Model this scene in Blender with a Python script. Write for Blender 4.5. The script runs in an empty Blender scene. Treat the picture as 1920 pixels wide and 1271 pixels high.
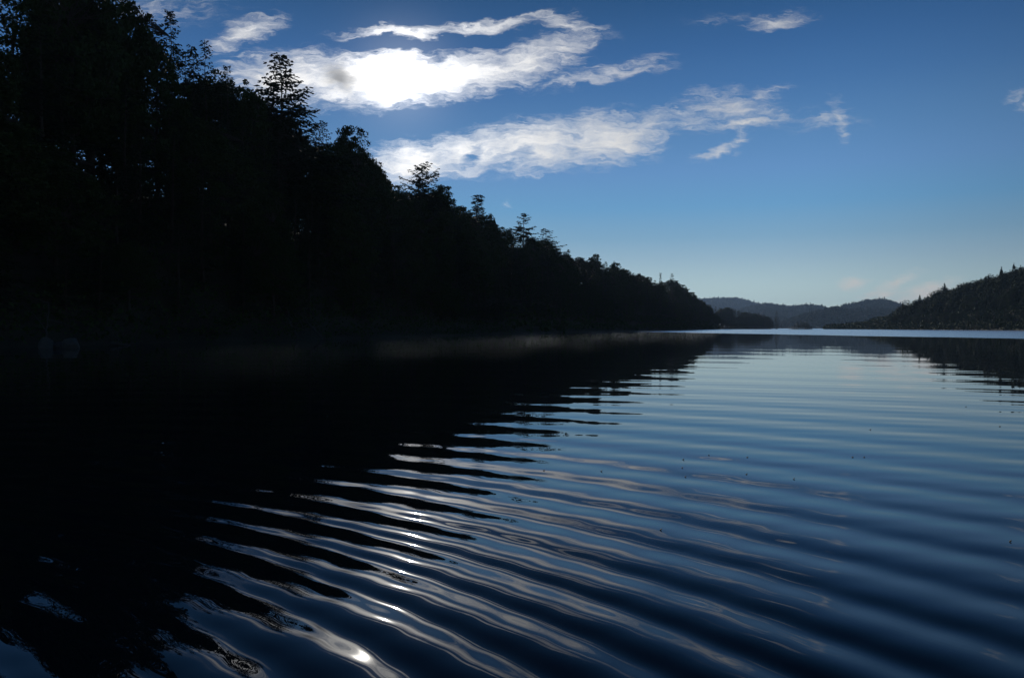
import bpy, math, random
import numpy as np
from mathutils import Vector
R = math.radians
SC = bpy.context.scene
COL = SC.collection
RNG = np.random.default_rng(7)
random.seed(7)

# ------------------------------------------------------------------ camera
FPX, HOR, CAMH = 1464.0, 615.0, 1.3          # focal length in photo pixels, horizon row, eye height
cam = bpy.data.cameras.new('camera'); cam_o = bpy.data.objects.new('camera', cam); COL.objects.link(cam_o)
cam.sensor_width = 36.0; cam.lens = 36.0 * FPX / 1920.0
cam.clip_start = 0.1; cam.clip_end = 30000
cam_o.location = (0, 0, CAMH)
cam_o.rotation_euler = (R(90) - math.atan(20.5 / FPX), 0, 0)
SC.camera = cam_o
# ------------------------------------------------------------------ light and exposure
SUN_EL, SUN_AZ = R(17.6), R(-8.0)
sl = bpy.data.lights.new('sun', 'SUN'); sl.energy = 3.0; sl.angle = R(0.5); sl.color = (1.0, 0.93, 0.82)
sun_o = bpy.data.objects.new('sun', sl); COL.objects.link(sun_o)
SUNV = Vector((math.sin(SUN_AZ) * math.cos(SUN_EL), math.cos(SUN_AZ) * math.cos(SUN_EL), math.sin(SUN_EL)))
sun_o.rotation_euler = (-SUNV).to_track_quat('-Z', 'Y').to_euler()
SC.view_settings.view_transform = 'Standard'; SC.view_settings.look = 'None'
SC.view_settings.exposure = 0.0; SC.view_settings.gamma = 1.0
SC.view_settings.use_curve_mapping = False

class NT:
    """small helper round a node tree"""
    def __init__(s, nt): s.t = nt; s.n = nt.nodes; s.l = nt.links
    def put(s, sock, v):
        if isinstance(v, bpy.types.NodeSocket): s.l.new(v, sock)
        else: sock.default_value = v
    def m(s, op, a, b=None, c=None, clamp=False):
        n = s.n.new('ShaderNodeMath'); n.operation = op; n.use_clamp = clamp
        for i, v in enumerate((a, b, c)):
            if v is not None: s.put(n.inputs[i], v)
        return n.outputs[0]
    def vm(s, op, a, b=None, scale=None):
        n = s.n.new('ShaderNodeVectorMath'); n.operation = op
        s.put(n.inputs[0], a)
        if b is not None: s.put(n.inputs[1], b)
        if scale is not None: s.put(n.inputs['Scale'], scale)
        return n.outputs['Value'] if op in ('DOT_PRODUCT', 'LENGTH', 'DISTANCE') else n.outputs['Vector']
    def xyz(s, x, y, z):
        n = s.n.new('ShaderNodeCombineXYZ')
        for i, v in enumerate((x, y, z)): s.put(n.inputs[i], v)
        return n.outputs[0]
    def sep(s, v):
        n = s.n.new('ShaderNodeSeparateXYZ'); s.l.new(v, n.inputs[0]); return n.outputs
    def smooth(s, v, lo, hi):
        n = s.n.new('ShaderNodeMapRange'); n.interpolation_type = 'SMOOTHSTEP'
        s.put(n.inputs[0], v); s.put(n.inputs[1], lo); s.put(n.inputs[2], hi)
        return n.outputs[0]
    def lin(s, v, a, b, c, d):
        n = s.n.new('ShaderNodeMapRange'); s.put(n.inputs[0], v)
        for i, q in enumerate((a, b, c, d)): s.put(n.inputs[i + 1], q)
        return n.outputs[0]
    def noise(s, vec, scale, detail=4, rough=0.55, dist=0.0, col=False):
        n = s.n.new('ShaderNodeTexNoise'); s.l.new(vec, n.inputs['Vector'])
        n.inputs['Scale'].default_value = scale; n.inputs['Detail'].default_value = detail
        n.inputs['Roughness'].default_value = rough; n.inputs['Distortion'].default_value = dist
        return n.outputs['Color'] if col else n.outputs[0]
    def mapping(s, vec, loc=(0,0,0), rot=(0,0,0), sc=(1,1,1), typ='POINT'):
        n = s.n.new('ShaderNodeMapping'); n.vector_type = typ; s.l.new(vec, n.inputs[0])
        n.inputs[1].default_value = loc; n.inputs[2].default_value = rot; n.inputs[3].default_value = sc
        return n.outputs[0]
    def mix(s, f, a, b, op='MIX'):
        n = s.n.new('ShaderNodeMix'); n.data_type = 'RGBA'; n.blend_type = op
        s.put(n.inputs[0], f)
        for i, v in ((6, a), (7, b)):
            s.put(n.inputs[i], (*v, 1) if isinstance(v, tuple) and len(v) == 3 else v)
        return n.outputs[2]
    def ramp(s, f, stops):
        n = s.n.new('ShaderNodeValToRGB'); s.l.new(f, n.inputs[0]); e = n.color_ramp.elements
        while len(e) < len(stops): e.new(0.5)
        for q, (p, c) in zip(e, stops): q.position = p; q.color = (*c, 1)
        return n.outputs[0]

# ------------------------------------------------------------------ sky
W = bpy.data.worlds.new('World'); SC.world = W; W.use_nodes = True
w = NT(W.node_tree); w.n.clear()
out = w.n.new('ShaderNodeOutputWorld'); bg = w.n.new('ShaderNodeBackground')
w.l.new(bg.outputs[0], out.inputs[0]); bg.inputs[1].default_value = 0.1
sky = w.n.new('ShaderNodeTexSky'); sky.sky_type = 'NISHITA'; sky.sun_disc = False
sky.sun_elevation = SUN_EL; sky.sun_rotation = SUN_AZ
sky.air_density = 1.0; sky.dust_density = 0.25; sky.ozone_density = 2.0
tc = w.n.new('ShaderNodeTexCoord'); D = tc.outputs['Generated']
dx, dy, dz = w.sep(D)
# clear morning air: deep blue aloft, pale low down; the Nishita sky adds its sunward side
el = w.m('ARCSINE', dz)
T10 = lambda c: tuple(10.0 * q for q in c)
GRAD = [(-0.02, (.43, .52, .52)), (.01, (.43, .52, .52)), (.051, (.39, .505, .54)), (.085, (.295, .43, .535)), (.112, (.208, .370, .525)), (.150, (.140, .328, .550)),
        (.192, (.130, .282, .530)), (.24, (.096, .228, .45)), (.29, (.061, .168, .375)), (.335, (.041, .128, .31)), (.40, (.020, .080, .203)), (.47, (.010, .046, .128)),
        (.55, (.0055, .026, .078)), (.9, (.003, .012, .036)), (1.57, (.002, .008, .025))]
HAZE, HTOP, HLEN = 0.72e-4, 240.0, 7000.0
def clear(e_, c):                                   # what the sky shows above the haze
    T_ = math.exp(-HAZE * min(HLEN, HTOP / max(math.sin(max(e_, 0)), 1e-3)))
    return tuple(max(.001, (q - (1 - T_) * l_) / T_) for q, l_ in zip(c, (.10, .17, .27)))
skycol = w.ramp(w.m('DIVIDE', w.m('ADD', el, 0.02), 1.6, clamp=True), [((e_ + 0.02) / 1.6, clear(e_, c)) for e_, c in GRAD])
sang = w.m('ARCCOSINE', w.m('MINIMUM', w.vm('DOT_PRODUCT', w.vm('NORMALIZE', D), tuple(SUNV)), 0.999999))
pol = w.m('SUBTRACT', 1.0, w.m('MULTIPLY', w.smooth(sang, R(26), R(50)), 0.36))    # darker band square to the sun
pol = w.m('SUBTRACT', pol, w.m('MULTIPLY', w.smooth(sang, R(60), R(120)), 0.22))
skycol = w.vm("MULTIPLY", skycol, (.94, 1.0, 1.03))
skycol = w.vm('ADD', w.vm('SCALE', skycol, scale=w.m('MULTIPLY', pol, 9.6)), w.vm('SCALE', sky.outputs[0], scale=0.012))
# clouds, laid out by the direction they stand in (units: 1464 = 45 degrees)
yy = w.m('MAXIMUM', dy, 0.05)
Pc = w.xyz(w.m('MULTIPLY', w.m('DIVIDE', dx, yy), FPX), w.m('MULTIPLY', w.m('DIVIDE', dz, yy), FPX), 0.0)
wl = w.noise(Pc, 0.011, 3, 0.5, col=True)
wf = w.noise(w.mapping(Pc, rot=(0, 0, R(-14)), sc=(1, 2.6, 1)), 0.022, 3, 0.6, col=True)
half = (0.5, 0.5, 0.5)
Pw = w.vm('ADD', Pc, w.vm('SCALE', w.vm('SUBTRACT', wl, half), scale=34.0))
Pw = w.vm('ADD', Pw, w.vm('SCALE', w.vm('SUBTRACT', wf, half), scale=36.0))
def C(px, py): return (px - 960.0, HOR - py)
ELL = [  # centre x, y (photo px), half length, half height, tilt, weight
    (545,150,140,52,2,1.25),(690,150,175,52,3,1.55),(850,144,175,42,5,1.3),(985,122,120,40,14,1.15),(1062,100,66,32,34,.9),(1130,142,140,20,9,.66),(1200,118,70,14,14,.5),
    (770,64,140,13,3,.95),(930,52,140,14,8,1.0),(1060,52,90,15,-8,.75),(250,20,200,40,0,.42),
    (462,66,84,24,22,1.0),
    (775,303,95,40,6,1.35),(885,284,135,40,10,1.3),(1010,274,130,48,5,1.3),(1130,262,120,50,6,1.25),(1215,238,90,28,16,.85),
    (1370,205,95,36,-6,.8),(1400,230,90,13,6,.9),(1350,284,55,10,20,.85),(1388,258,14,34,-20,.6),(1300,228,70,26,-8,.62),(1430,180,60,14,12,.6),
    (1572,225,18,44,16,.66),(1578,250,16,26,0,.6),(1455,45,70,17,9,.85),(1545,230,80,30,0,.42),(1350,42,80,12,3,.3),
    (1905,188,30,18,-20,.55),(950,390,14,16,20,.3),
    (1600,530,26,18,10,.9),(1680,528,60,16,22,.75),(1735,550,75,20,14,1.05),(1655,552,50,10,4,.8),
]
msum = None
for (px, py, a, b, ang, wt) in ELL:
    cx, cy = C(px, py)
    g = w.n.new('ShaderNodeTexGradient'); g.gradient_type = 'SPHERICAL'
    w.l.new(w.mapping(Pw, (cx, cy, 0), (0, 0, R(ang)), (a * 1.35, b * 1.35, 1000), 'TEXTURE'), g.inputs[0])
    v = w.m('MULTIPLY', g.outputs['Fac'], wt)
    msum = v if msum is None else w.m('MAXIMUM', msum, v)
def hole(px, py, a, b, ang):
    cx, cy = C(px, py); g = w.n.new('ShaderNodeTexGradient'); g.gradient_type = 'SPHERICAL'
    w.l.new(w.mapping(Pw, (cx, cy, 0), (0, 0, R(ang)), (a, b, 1000), 'TEXTURE'), g.inputs[0]); return g.outputs['Fac']
h1 = w.m('MAXIMUM', w.m('MAXIMUM', hole(886, 290, 30, 17, 40), w.m('MULTIPLY', hole(990, 286, 34, 12, 20), .5)), w.m('MULTIPLY', hole(810, 85, 170, 16, 2), .7))
msum = w.m('SUBTRACT', msum, w.m('MULTIPLY', h1, 1.25))
n1 = w.noise(w.mapping(Pw, rot=(0, 0, R(-12)), sc=(1, 3.0, 1)), 0.017, 7, 0.56)
n2 = w.noise(w.mapping(Pw, rot=(0, 0, R(-44)), sc=(1, 6.0, 1)), 0.016, 7, 0.64)
nn = w.m('ADD', w.m('MULTIPLY', n1, 0.5), w.m('MULTIPLY', n2, 0.5))
f = w.m('ADD', msum, w.m('MULTIPLY', w.m('SUBTRACT', nn, 0.5), 1.75))
dens = w.m('MULTIPLY', w.smooth(f, 0.12, 1.25), w.smooth(msum, 0.0, 0.30))
front = w.smooth(dy, 0.05, 0.2)
fv = w.m('ADD', w.m('MULTIPLY', msum, 1.15), w.m('MULTIPLY', w.m('SUBTRACT', n2, 0.5), 2.6))     # thin combed-out veil round each bank
dens = w.m('MAXIMUM', dens, w.m('MULTIPLY', w.m('MULTIPLY', w.smooth(fv, 0.0, 1.1), w.smooth(msum, 0.0, 0.35)), 0.55))
dens = w.m('MULTIPLY', dens, front)
cosg = w.vm('DOT_PRODUCT', w.vm('NORMALIZE', D), tuple(SUNV))
ang = w.m('ARCCOSINE', w.m('MINIMUM', cosg, 0.999999))
near = w.m('EXPONENT', w.m('MULTIPLY', ang, -8.0))                      # forward scattering in the cloud
core = w.m('EXPONENT', w.m('MULTIPLY', w.m('POWER', w.m('DIVIDE', ang, R(2.9)), 2.0), -1.0))
core = w.m('ADD', core, w.m('MULTIPLY', w.m('EXPONENT', w.m('MULTIPLY', w.m('POWER', w.m('DIVIDE', ang, R(0.62)), 2.0), -1.0)), 16.0))
dark = hole(640, 152, 60, 36, -42)
thick = w.m('SUBTRACT', 1.0, w.m('MULTIPLY', w.smooth(dark, 0.0, 1.0), 0.72))
CLOUD_LO, CLOUD_HI, AURE = 6.5, 12.0, 11.0
lum = w.m('MULTIPLY', w.m('ADD', CLOUD_LO, w.m('MULTIPLY', near, CLOUD_HI)), thick)
lum = w.m('MULTIPLY', lum, w.m("ADD", 0.82, w.m("MULTIPLY", w.noise(Pw, 0.03, 6, 0.6), 0.36)))
lowc = w.smooth(dz, 0.03, 0.14)
ccol = w.vm('SCALE', w.mix(lowc, (1.0, 0.90, 0.83), (1.0, 0.985, 0.962)), scale=lum)
a2 = w.m('MULTIPLY', dens, w.m('ADD', .86, w.m('MULTIPLY', w.m('SUBTRACT', n2, .5), .5)), clamp=True)
tot = w.mix(a2, skycol, ccol)
glow = w.m('MULTIPLY', w.m('MULTIPLY', core, AURE), w.m('ADD', 0.16, w.m('MULTIPLY', dens, w.m('POWER', thick, 3.0))))
tot = w.vm('ADD', tot, w.vm('SCALE', (1.0, 0.95, 0.86), scale=glow))
w.l.new(tot, bg.inputs[0])
W.cycles.sampling_method = 'MANUAL'; W.cycles.sample_map_resolution = 1024

# ------------------------------------------------------------------ helpers
def link(o, parent=None):
    COL.objects.link(o)
    if parent is not None: o.parent = parent
    return o
def tag(o, label=None, cat=None, group=None, kind=None):
    for k, v in (('label', label), ('category', cat), ('group', group), ('kind', kind)):
        if v: o[k] = v
    return o
def npmesh(name, V, F, mats, smooth=False):
    """mesh from an (n,3) array and a list of (m,k) index arrays, one per material slot"""
    me = bpy.data.meshes.new(name)
    V = np.asarray(V, dtype=np.float32); me.vertices.add(len(V)); me.vertices.foreach_set('co', V.ravel())
    tot = np.concatenate([np.full(len(f), f.shape[1], dtype=np.int32) for f in F])
    idx = np.concatenate([np.asarray(f, dtype=np.int32).ravel() for f in F])
    me.loops.add(len(idx)); me.loops.foreach_set('vertex_index', idx)
    me.polygons.add(len(tot))
    st = np.zeros(len(tot), dtype=np.int32); st[1:] = np.cumsum(tot)[:-1]
    me.polygons.foreach_set('loop_start', st)
    for m_ in mats: me.materials.append(m_)
    if len(mats) > 1:
        me.polygons.foreach_set('material_index', np.concatenate([np.full(len(f), min(i, len(mats) - 1), dtype=np.int32) for i, f in enumerate(F)]))
    if smooth: me.polygons.foreach_set('use_smooth', np.ones(len(tot), dtype=bool))
    me.update(calc_edges=True); me.validate()
    return me
def unit(v): return v / np.maximum(np.linalg.norm(v, axis=-1, keepdims=True), 1e-9)
class Geo:
    """collects quads, triangles and tapered sticks"""
    def __init__(s): s.v = []; s.q = []; s.t = []; s.n = 0
    def quads(s, c, u, v):
        c, u, v = (np.asarray(a, dtype=float).reshape(-1, 3) for a in (c, u, v)); m_ = len(c)
        P = np.stack([c - u, c - v * 0.9, c + u, c + v], 1).reshape(-1, 3)      # a pointed leaf: diamond
        s.v.append(P); s.q.append(np.arange(4 * m_).reshape(-1, 4) + s.n); s.n += 4 * m_
    def sticks(s, a, b, ra, rb, k=4):
        a, b = (np.asarray(x, dtype=float).reshape(-1, 3) for x in (a, b)); m_ = len(a)
        if not m_: return
        ra = np.broadcast_to(np.asarray(ra, dtype=float), (m_,)); rb = np.broadcast_to(np.asarray(rb, dtype=float), (m_,))
        d = unit(b - a); h = np.where(np.abs(d[:, 2:3]) > 0.9, np.array([[1., 0, 0]]), np.array([[0, 0, 1.]]))
        x = unit(np.cross(d, h)); y = np.cross(d, x)
        th = np.arange(k) * 2 * np.pi / k
        ring = x[:, None, :] * np.cos(th)[None, :, None] + y[:, None, :] * np.sin(th)[None, :, None]
        A = a[:, None] + ring * ra[:, None, None]; B = b[:, None] + ring * rb[:, None, None]
        s.v.append(np.concatenate([A, B], 1).reshape(-1, 3))
        i = np.arange(k); j = (i + 1) % k
        f = np.stack([i, j, j + k, i + k], 1)
        s.q.append((f[None] + (np.arange(m_) * 2 * k)[:, None, None]).reshape(-1, 4) + s.n); s.n += m_ * 2 * k
    def mesh(s, name, mat, smooth=False):
        return npmesh(name, np.concatenate(s.v), [np.concatenate(s.q)], [mat], smooth)

# ------------------------------------------------------------------ materials
def mat(name):
    m_ = bpy.data.materials.new(name); m_.use_nodes = True; t = NT(m_.node_tree)
    return m_, t, m_.node_tree.nodes['Principled BSDF']
def leafmat(name, c1, c2, rough=0.75):
    m_, t, p = mat(name)
    g = t.n.new('ShaderNodeNewGeometry'); oi = t.n.new('ShaderNodeObjectInfo')
    n_ = t.noise(g.outputs['Position'], 0.55, 3, 0.6)
    f_ = t.m('ADD', t.m('MULTIPLY', n_, 0.8), t.m('MULTIPLY', oi.outputs['Random'], 0.35), clamp=True)
    t.l.new(t.mix(f_, c1, c2), p.inputs['Base Color'])
    p.inputs['Roughness'].default_value = rough; p.inputs['Specular IOR Level'].default_value = 0.15
    return m_
def rockmat(name, c1, c2, sc, rough=0.9):
    m_, t, p = mat(name); g = t.n.new('ShaderNodeNewGeometry')
    t.l.new(t.mix(t.noise(g.outputs['Position'], sc, 6, 0.65), c1, c2), p.inputs['Base Color'])
    b = t.n.new('ShaderNodeBump'); b.inputs['Strength'].default_value = 0.6
    t.l.new(t.noise(g.outputs['Position'], sc * 3, 5, 0.6), b.inputs['Height']); t.l.new(b.outputs[0], p.inputs['Normal'])
    p.inputs['Roughness'].default_value = rough; return m_
M_HEM = leafmat('hemlock needles', (.016, .030, .016), (.034, .058, .026))
M_BRD = leafmat('broad leaves', (.026, .050, .016), (.055, .085, .024))
M_CED = leafmat('cedar sprays', (.020, .040, .018), (.040, .066, .026))
M_FAR = leafmat('far wood leaves', (.013, .027, .009), (.024, .042, .013), 1.0)
M_BARK = rockmat('bark', (.035, .027, .02), (.09, .075, .06), 5)
M_DEAD = rockmat('dead wood', (.05, .05, .046), (.11, .105, .10), 6)
M_ROCK = rockmat('granite', (.045, .046, .045), (.12, .12, .115), 3)
M_SOIL = rockmat('forest floor', (.020, .018, .012), (.045, .042, .022), .4)
M_SPECK = leafmat('wet leaf', (.04, .035, .02), (.10, .07, .03))

# ------------------------------------------------------------------ the lie of the land
def at(px, y): return (px - 960.0) / FPX * y
SKX = [-600, -200, 0, 20, 45, 60, 130, 215, 240, 270, 300, 322, 345, 372, 395, 420, 448, 462, 480, 500, 520, 536, 556, 580, 598, 612, 622, 640, 662, 690, 715, 728, 740, 760,
       790, 812, 830, 850, 870, 888, 904, 920, 945, 962, 981, 1004, 1022, 1045, 1062, 1092, 1112, 1140, 1170, 1200, 1235, 1258, 1280, 1305, 1325, 1342, 1352, 1358]
SKYY = [60, -20, 28, 12, 2, -100, -150, -40, 6, 28, 34, 40, 55, 74, 82, 98, 128, 165, 168, 150, 128, 112, 140, 166, 200, 222, 248, 256, 256, 286, 318, 343, 354, 362,
        335, 340, 362, 380, 384, 372, 384, 406, 424, 436, 404, 424, 432, 458, 472, 481, 482, 488, 500, 512, 523, 515, 530, 552, 565, 576, 596, 618]
def skyl(px): return np.interp(px, SKX, SKYY)
LEFT = [(-400,-80),(-150,-30),(-72,24),(-33,49),(-30.6,68),(-24,83),(-20.8,100),(-13.9,127),(-6.5,160),(26,272),(90,430),(200,760),(212,800),(190,850),(120,1000),(0,1250),(-1600,1500),(-1600,-80)]
RIGHT = [(460,220),(335,330),(286,430),(300,560),(318,700),(332,830),(420,900),(1300,1050),(1300,220)]
POINT = [(150,1000),(240,935),(285,930),(312,945),(321,962),(316,985),(250,1020),(150,1120)]
ISLE = [(247,699),(253,694),(262,693),(270,697),(271,702),(262,706),(252,705)]
def sdist(P, poly):
    """signed distance to a polygon, positive inside"""
    A = np.array(poly, dtype=float); B = np.roll(A, -1, 0)
    d = np.full(len(P), 1e9); ins = np.zeros(len(P), dtype=bool)
    for a, b in zip(A, B):
        e = b - a; t = np.clip(((P - a) @ e) / (e @ e), 0, 1)
        d = np.minimum(d, np.hypot(*(P - a - t[:, None] * e).T))
        c = (a[1] > P[:, 1]) != (b[1] > P[:, 1])
        with np.errstate(divide='ignore', invalid='ignore'):
            xi = a[0] + (P[:, 1] - a[1]) / (b[1] - a[1] if b[1] != a[1] else 1e-9) * e[0]
        ins ^= c & (P[:, 0] < xi)
    return np.where(ins, d, -d)
def sm(t): t = np.clip(t, 0, 1); return t * t * (3 - 2 * t)
RIDGES = [  # shore distance, ridge distance, tree height, px list, skyline list
    (2150, 2450, 14, [900, 1380, 1462, 1480, 1500, 1540, 1562, 1590, 1640, 1700, 1900, 2600], [600, 606, 608, 600, 592, 582, 576, 580, 578, 580, 560, 540]),
    (2600, 3250, 15, [900, 1400, 1520, 1560, 1580, 1600, 1625, 1645, 1668, 1690, 1720, 1900, 2600], [590, 600, 597, 585, 577, 572, 567, 565, 567, 575, 586, 565, 540]),
    (3000, 4000, 15, [900, 1380, 1410, 1435, 1460, 1490, 1510, 1535, 1560, 1600, 1900, 2600], [580, 584, 576, 572, 574, 577, 574, 576, 582, 584, 570, 560]),
    (4300, 5600, 14, [-3000, 900, 1250, 1310, 1335, 1360, 1384, 1402, 1425, 1450, 1475, 1500, 1700, 1900, 2600], [589, 579, 570, 564, 562, 561.5, 562, 567, 574, 580, 586, 592, 588, 583, 570])]
def bump(X, Y, s):
    return (np.sin(X / s + 1.3) * np.cos(Y / s * .83 + .4) + .5 * np.sin(X / s * 2.3 + Y / s * 1.7) + .3 * np.cos(X / s * 4.1 - Y / s * 3.3))
def ground(P):
    P = np.asarray(P, dtype=float); X, Y = P[:, 0], P[:, 1]
    z = np.full(len(P), -3.0)
    d = sdist(P, LEFT)
    z = np.maximum(z, np.where(d > 0, .15 + .9 * (1 - np.exp(-d / 1.2)) + 19 * (1 - np.exp(-d / 15)) + .05 * np.minimum(d, 200) + .25 * bump(X, Y, 3.1) * np.clip(d / 4, 0, 1), np.maximum(d * .5, -3)))
    d = sdist(P, RIGHT); g = sm((840 - Y) / 330.0)
    z = np.maximum(z, np.where(d > 0, .3 + 2.5 * (1 - np.exp(-d / 8)) + (43 * (1 - np.exp(-d / 50)) + .04 * np.minimum(d, 300)) * g + 2.5 * bump(X, Y, 38) * np.clip(d / 60, 0, 1), np.maximum(d * .5, -3)))
    for poly, h in ((POINT, 2.0), (ISLE, .8)):
        d = sdist(P, poly); z = np.maximum(z, np.where(d > 0, .2 + h * (1 - np.exp(-d / 4)), np.maximum(d * .4, -3)))
    Ys = np.maximum(Y, 1.0); px = 960 + FPX * X / Ys
    for (y0, y1, th, ax, ay) in RIDGES:
        H = CAMH + (HOR - np.interp(px, ax, ay)) / FPX * y1 - th
        t = (Y - y0) / (y1 - y0)
        r = np.where(t < 1, .4 + H * np.sin(np.clip(t, 0, 1) * np.pi / 2), H * (1 - .5 * sm((t - 1) / 1.5)))
        r = r + np.clip(t * 4, 0, 1) * 3.0 * bump(X, Y, 90) * (t < 1.0)
        z = np.maximum(z, np.where(t > 0, r, -3))
    return z
a1 = np.radians(np.linspace(-80, 80, 620)); a2 = np.radians(np.linspace(80, 280, 42))[1:-1]
AZ = np.concatenate([a1, a2]); RR = np.concatenate([[.5, 8, 20], np.geomspace(30, 1200, 300), np.geomspace(1215, 9500, 110)])
GX = np.sin(AZ)[None] * RR[:, None]; GY = np.cos(AZ)[None] * RR[:, None]
TZ = ground(np.stack([GX.ravel(), GY.ravel()], 1))
na, nr = len(AZ), len(RR); ii = np.arange((nr - 1) * na); c_ = ii % na; r_ = ii // na
TF = np.stack([r_ * na + c_, r_ * na + (c_ + 1) % na, (r_ + 1) * na + (c_ + 1) % na, (r_ + 1) * na + c_], 1)[:, ::-1]
terr = link(bpy.data.objects.new('terrain', npmesh('terrain', np.stack([GX.ravel(), GY.ravel(), TZ], 1), [TF], [M_SOIL], True)))
tag(terr, kind='structure')

# ------------------------------------------------------------------ water
def watermat():
    m_ = bpy.data.materials.new('lake water'); m_.use_nodes = True; t = NT(m_.node_tree); t.n.clear()
    o = t.n.new('ShaderNodeOutputMaterial'); g = t.n.new('ShaderNodeNewGeometry'); P = g.outputs['Position']
    x, y, _ = t.sep(P)
    wob = t.noise(P, .35, 2, .5, col=True); wob2 = t.noise(P, 1.6, 2, .5, col=True)
    Pq = t.vm('ADD', P, t.vm('SCALE', t.vm('SUBTRACT', wob, (.5, .5, .5)), scale=.09))
    Pq = t.vm('ADD', Pq, t.vm('SCALE', t.vm('SUBTRACT', wob2, (.5, .5, .5)), scale=.012))
    Pq = t.vm('MULTIPLY', Pq, (1, 1, 0))
    sx, sy = 0.0, 0.0
    def rings(c, rc0, q1, a, s0, r0, p, ph, cap):
        """ring waves spreading from c: phase 2pi/a*ln r (longer waves lead), slope falling with distance"""
        d = t.vm('SUBTRACT', Pq, (c[0], c[1], 0)); r = t.m('MAXIMUM', t.vm('LENGTH', d), .3)
        u = t.vm('NORMALIZE', d); ux, uy, _z = t.sep(u)
        q = t.m('MAXIMUM', t.m('SUBTRACT', r, rc0), .05)                      # wavelength a*q beyond q1, steady nearer in
        phase = t.m('ADD', t.m('MULTIPLY', t.m('LOGARITHM', t.m('DIVIDE', t.m('MAXIMUM', q, q1), q1), math.e), 2 * math.pi / a),
                    t.m('MULTIPLY', t.m('MINIMUM', t.m('SUBTRACT', q, q1), 0.0), 2 * math.pi / (a * q1)))
        phase = t.m('ADD', phase, ph); r = q
        s = t.m('SINE', phase); s = t.m('ADD', s, t.m('MULTIPLY', t.m('SINE', t.m('MULTIPLY', phase, 2.0)), .18))
        amp = t.m('MINIMUM', t.m('MULTIPLY', t.m('POWER', t.m('DIVIDE', r, r0), -p), s0), cap)
        s = t.m('MULTIPLY', s, t.m('MULTIPLY', amp, t.lin(t.noise(t.mapping(P, sc=(.4, 1, 1)), .07 + .03 * ph, 1, .5), .3, .7, .80, 1.18)))
        return t.m('MULTIPLY', s, ux), t.m('MULTIPLY', s, uy)
    parts = [rings((-6.5, -2.5), 6.6, 2.43, .150, .092, 2.7, 1.5, 2.2, .090), rings((-5.6, -1.2), 4.2, 3.0, .062, .0018, 3.0, 1.1, 1.7, .0022), rings((3.5, -6.0), 0.0, 8.0, .034, .0050, 14, .9, .3, .006), rings((-9.0, -14.0), 0.0, 16.0, .021, .0040, 24, .9, 1.3, .005)]
    for a, b in parts: sx = t.m('ADD', a, sx); sy = t.m('ADD', b, sy)
    cp = t.m('SINE', t.m('ADD', t.vm('DOT_PRODUCT', Pq, (150.0, 95.0, 0)), t.m('MULTIPLY', t.noise(P, 2.2, 2, .5), 14.0)))
    cp = t.m('MULTIPLY', cp, t.m('MULTIPLY', t.smooth(t.noise(t.mapping(P, rot=(0, 0, .6), sc=(1, 2.2, 1)), .55, 2, .5), .50, .66), .0035))
    cp = t.m('MULTIPLY', cp, t.smooth(t.vm('LENGTH', P), 7.0, 3.0))
    sx = t.m('ADD', t.m('MULTIPLY', cp, .84), sx); sy = t.m('ADD', t.m('MULTIPLY', cp, .54), sy)
    # slow swell and faint wrinkles
    s1 = t.vm('SUBTRACT', t.noise(t.mapping(P, sc=(.35, 1, 1), rot=(0, 0, .12)), .55, 3, .55, col=True), (.5, .5, .5))
    s2 = t.vm('SUBTRACT', t.noise(t.mapping(P, sc=(.5, 1, 1), rot=(0, 0, .3)), 5.0, 3, .6, col=True), (.5, .5, .5))
    # ruffled water out in the open beyond the lee of the wood
    edge = t.m('ADD', t.m('ADD', x, t.m('MULTIPLY', y, .105)), t.m('MULTIPLY', t.m('SUBTRACT', t.noise(P, .06, 5, .65), .5), 14.0))
    ruf = t.smooth(edge, 68.0, 77.0)
    patch = t.smooth(t.noise(t.mapping(P, sc=(.5, 1, 1)), .32, 2, .5), .52, .68)
    k2 = t.m('ADD', .0012, t.m('MULTIPLY', patch, .0045))
    for s_, k in ((s1, .0022), (s2, k2)):
        a, b, _z = t.sep(s_); sx = t.m('ADD', t.m('MULTIPLY', a, k), sx); sy = t.m('ADD', t.m('MULTIPLY', b, k), sy)
    N = t.vm('NORMALIZE', t.xyz(t.m('MULTIPLY', sx, -1.0), t.m('MULTIPLY', sy, -1.0), 1.0))
    gl = t.n.new('ShaderNodeBsdfGlossy'); gl.inputs['Color'].default_value = (1, 1, 1, 1)
    t.l.new(t.m('ADD', t.m('MULTIPLY', ruf, .24), .004), gl.inputs['Roughness']); t.l.new(N, gl.inputs['Normal'])
    df = t.n.new('ShaderNodeBsdfDiffuse'); df.inputs['Color'].default_value = (.0006, .002, .005, 1)
    fr = t.n.new('ShaderNodeFresnel'); fr.inputs['IOR'].default_value = 1.34; t.l.new(N, fr.inputs['Normal'])
    mx = t.n.new('ShaderNodeMixShader'); t.l.new(fr.outputs[0], mx.inputs[0]); t.l.new(df.outputs[0], mx.inputs[1]); t.l.new(gl.outputs[0], mx.inputs[2])
    t.l.new(mx.outputs[0], o.inputs[0]); return m_
th = np.linspace(0, 2 * np.pi, 97)[:-1]; wr = [6, 40, 250, 1500, 9400]
WV = [np.zeros((1, 3))] + [np.stack([np.cos(th) * r, np.sin(th) * r, 0 * th], 1) for r in wr]
i_ = np.arange(96); j_ = (i_ + 1) % 96
WF3 = np.stack([0 * i_, 1 + i_, 1 + j_], 1)
WF4 = np.concatenate([np.stack([1 + k * 96 + i_, 1 + (k + 1) * 96 + i_, 1 + (k + 1) * 96 + j_, 1 + k * 96 + j_], 1) for k in range(4)])
wo = link(bpy.data.objects.new('water', npmesh('water', np.concatenate(WV), [WF3, WF4], [watermat()])))
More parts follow.
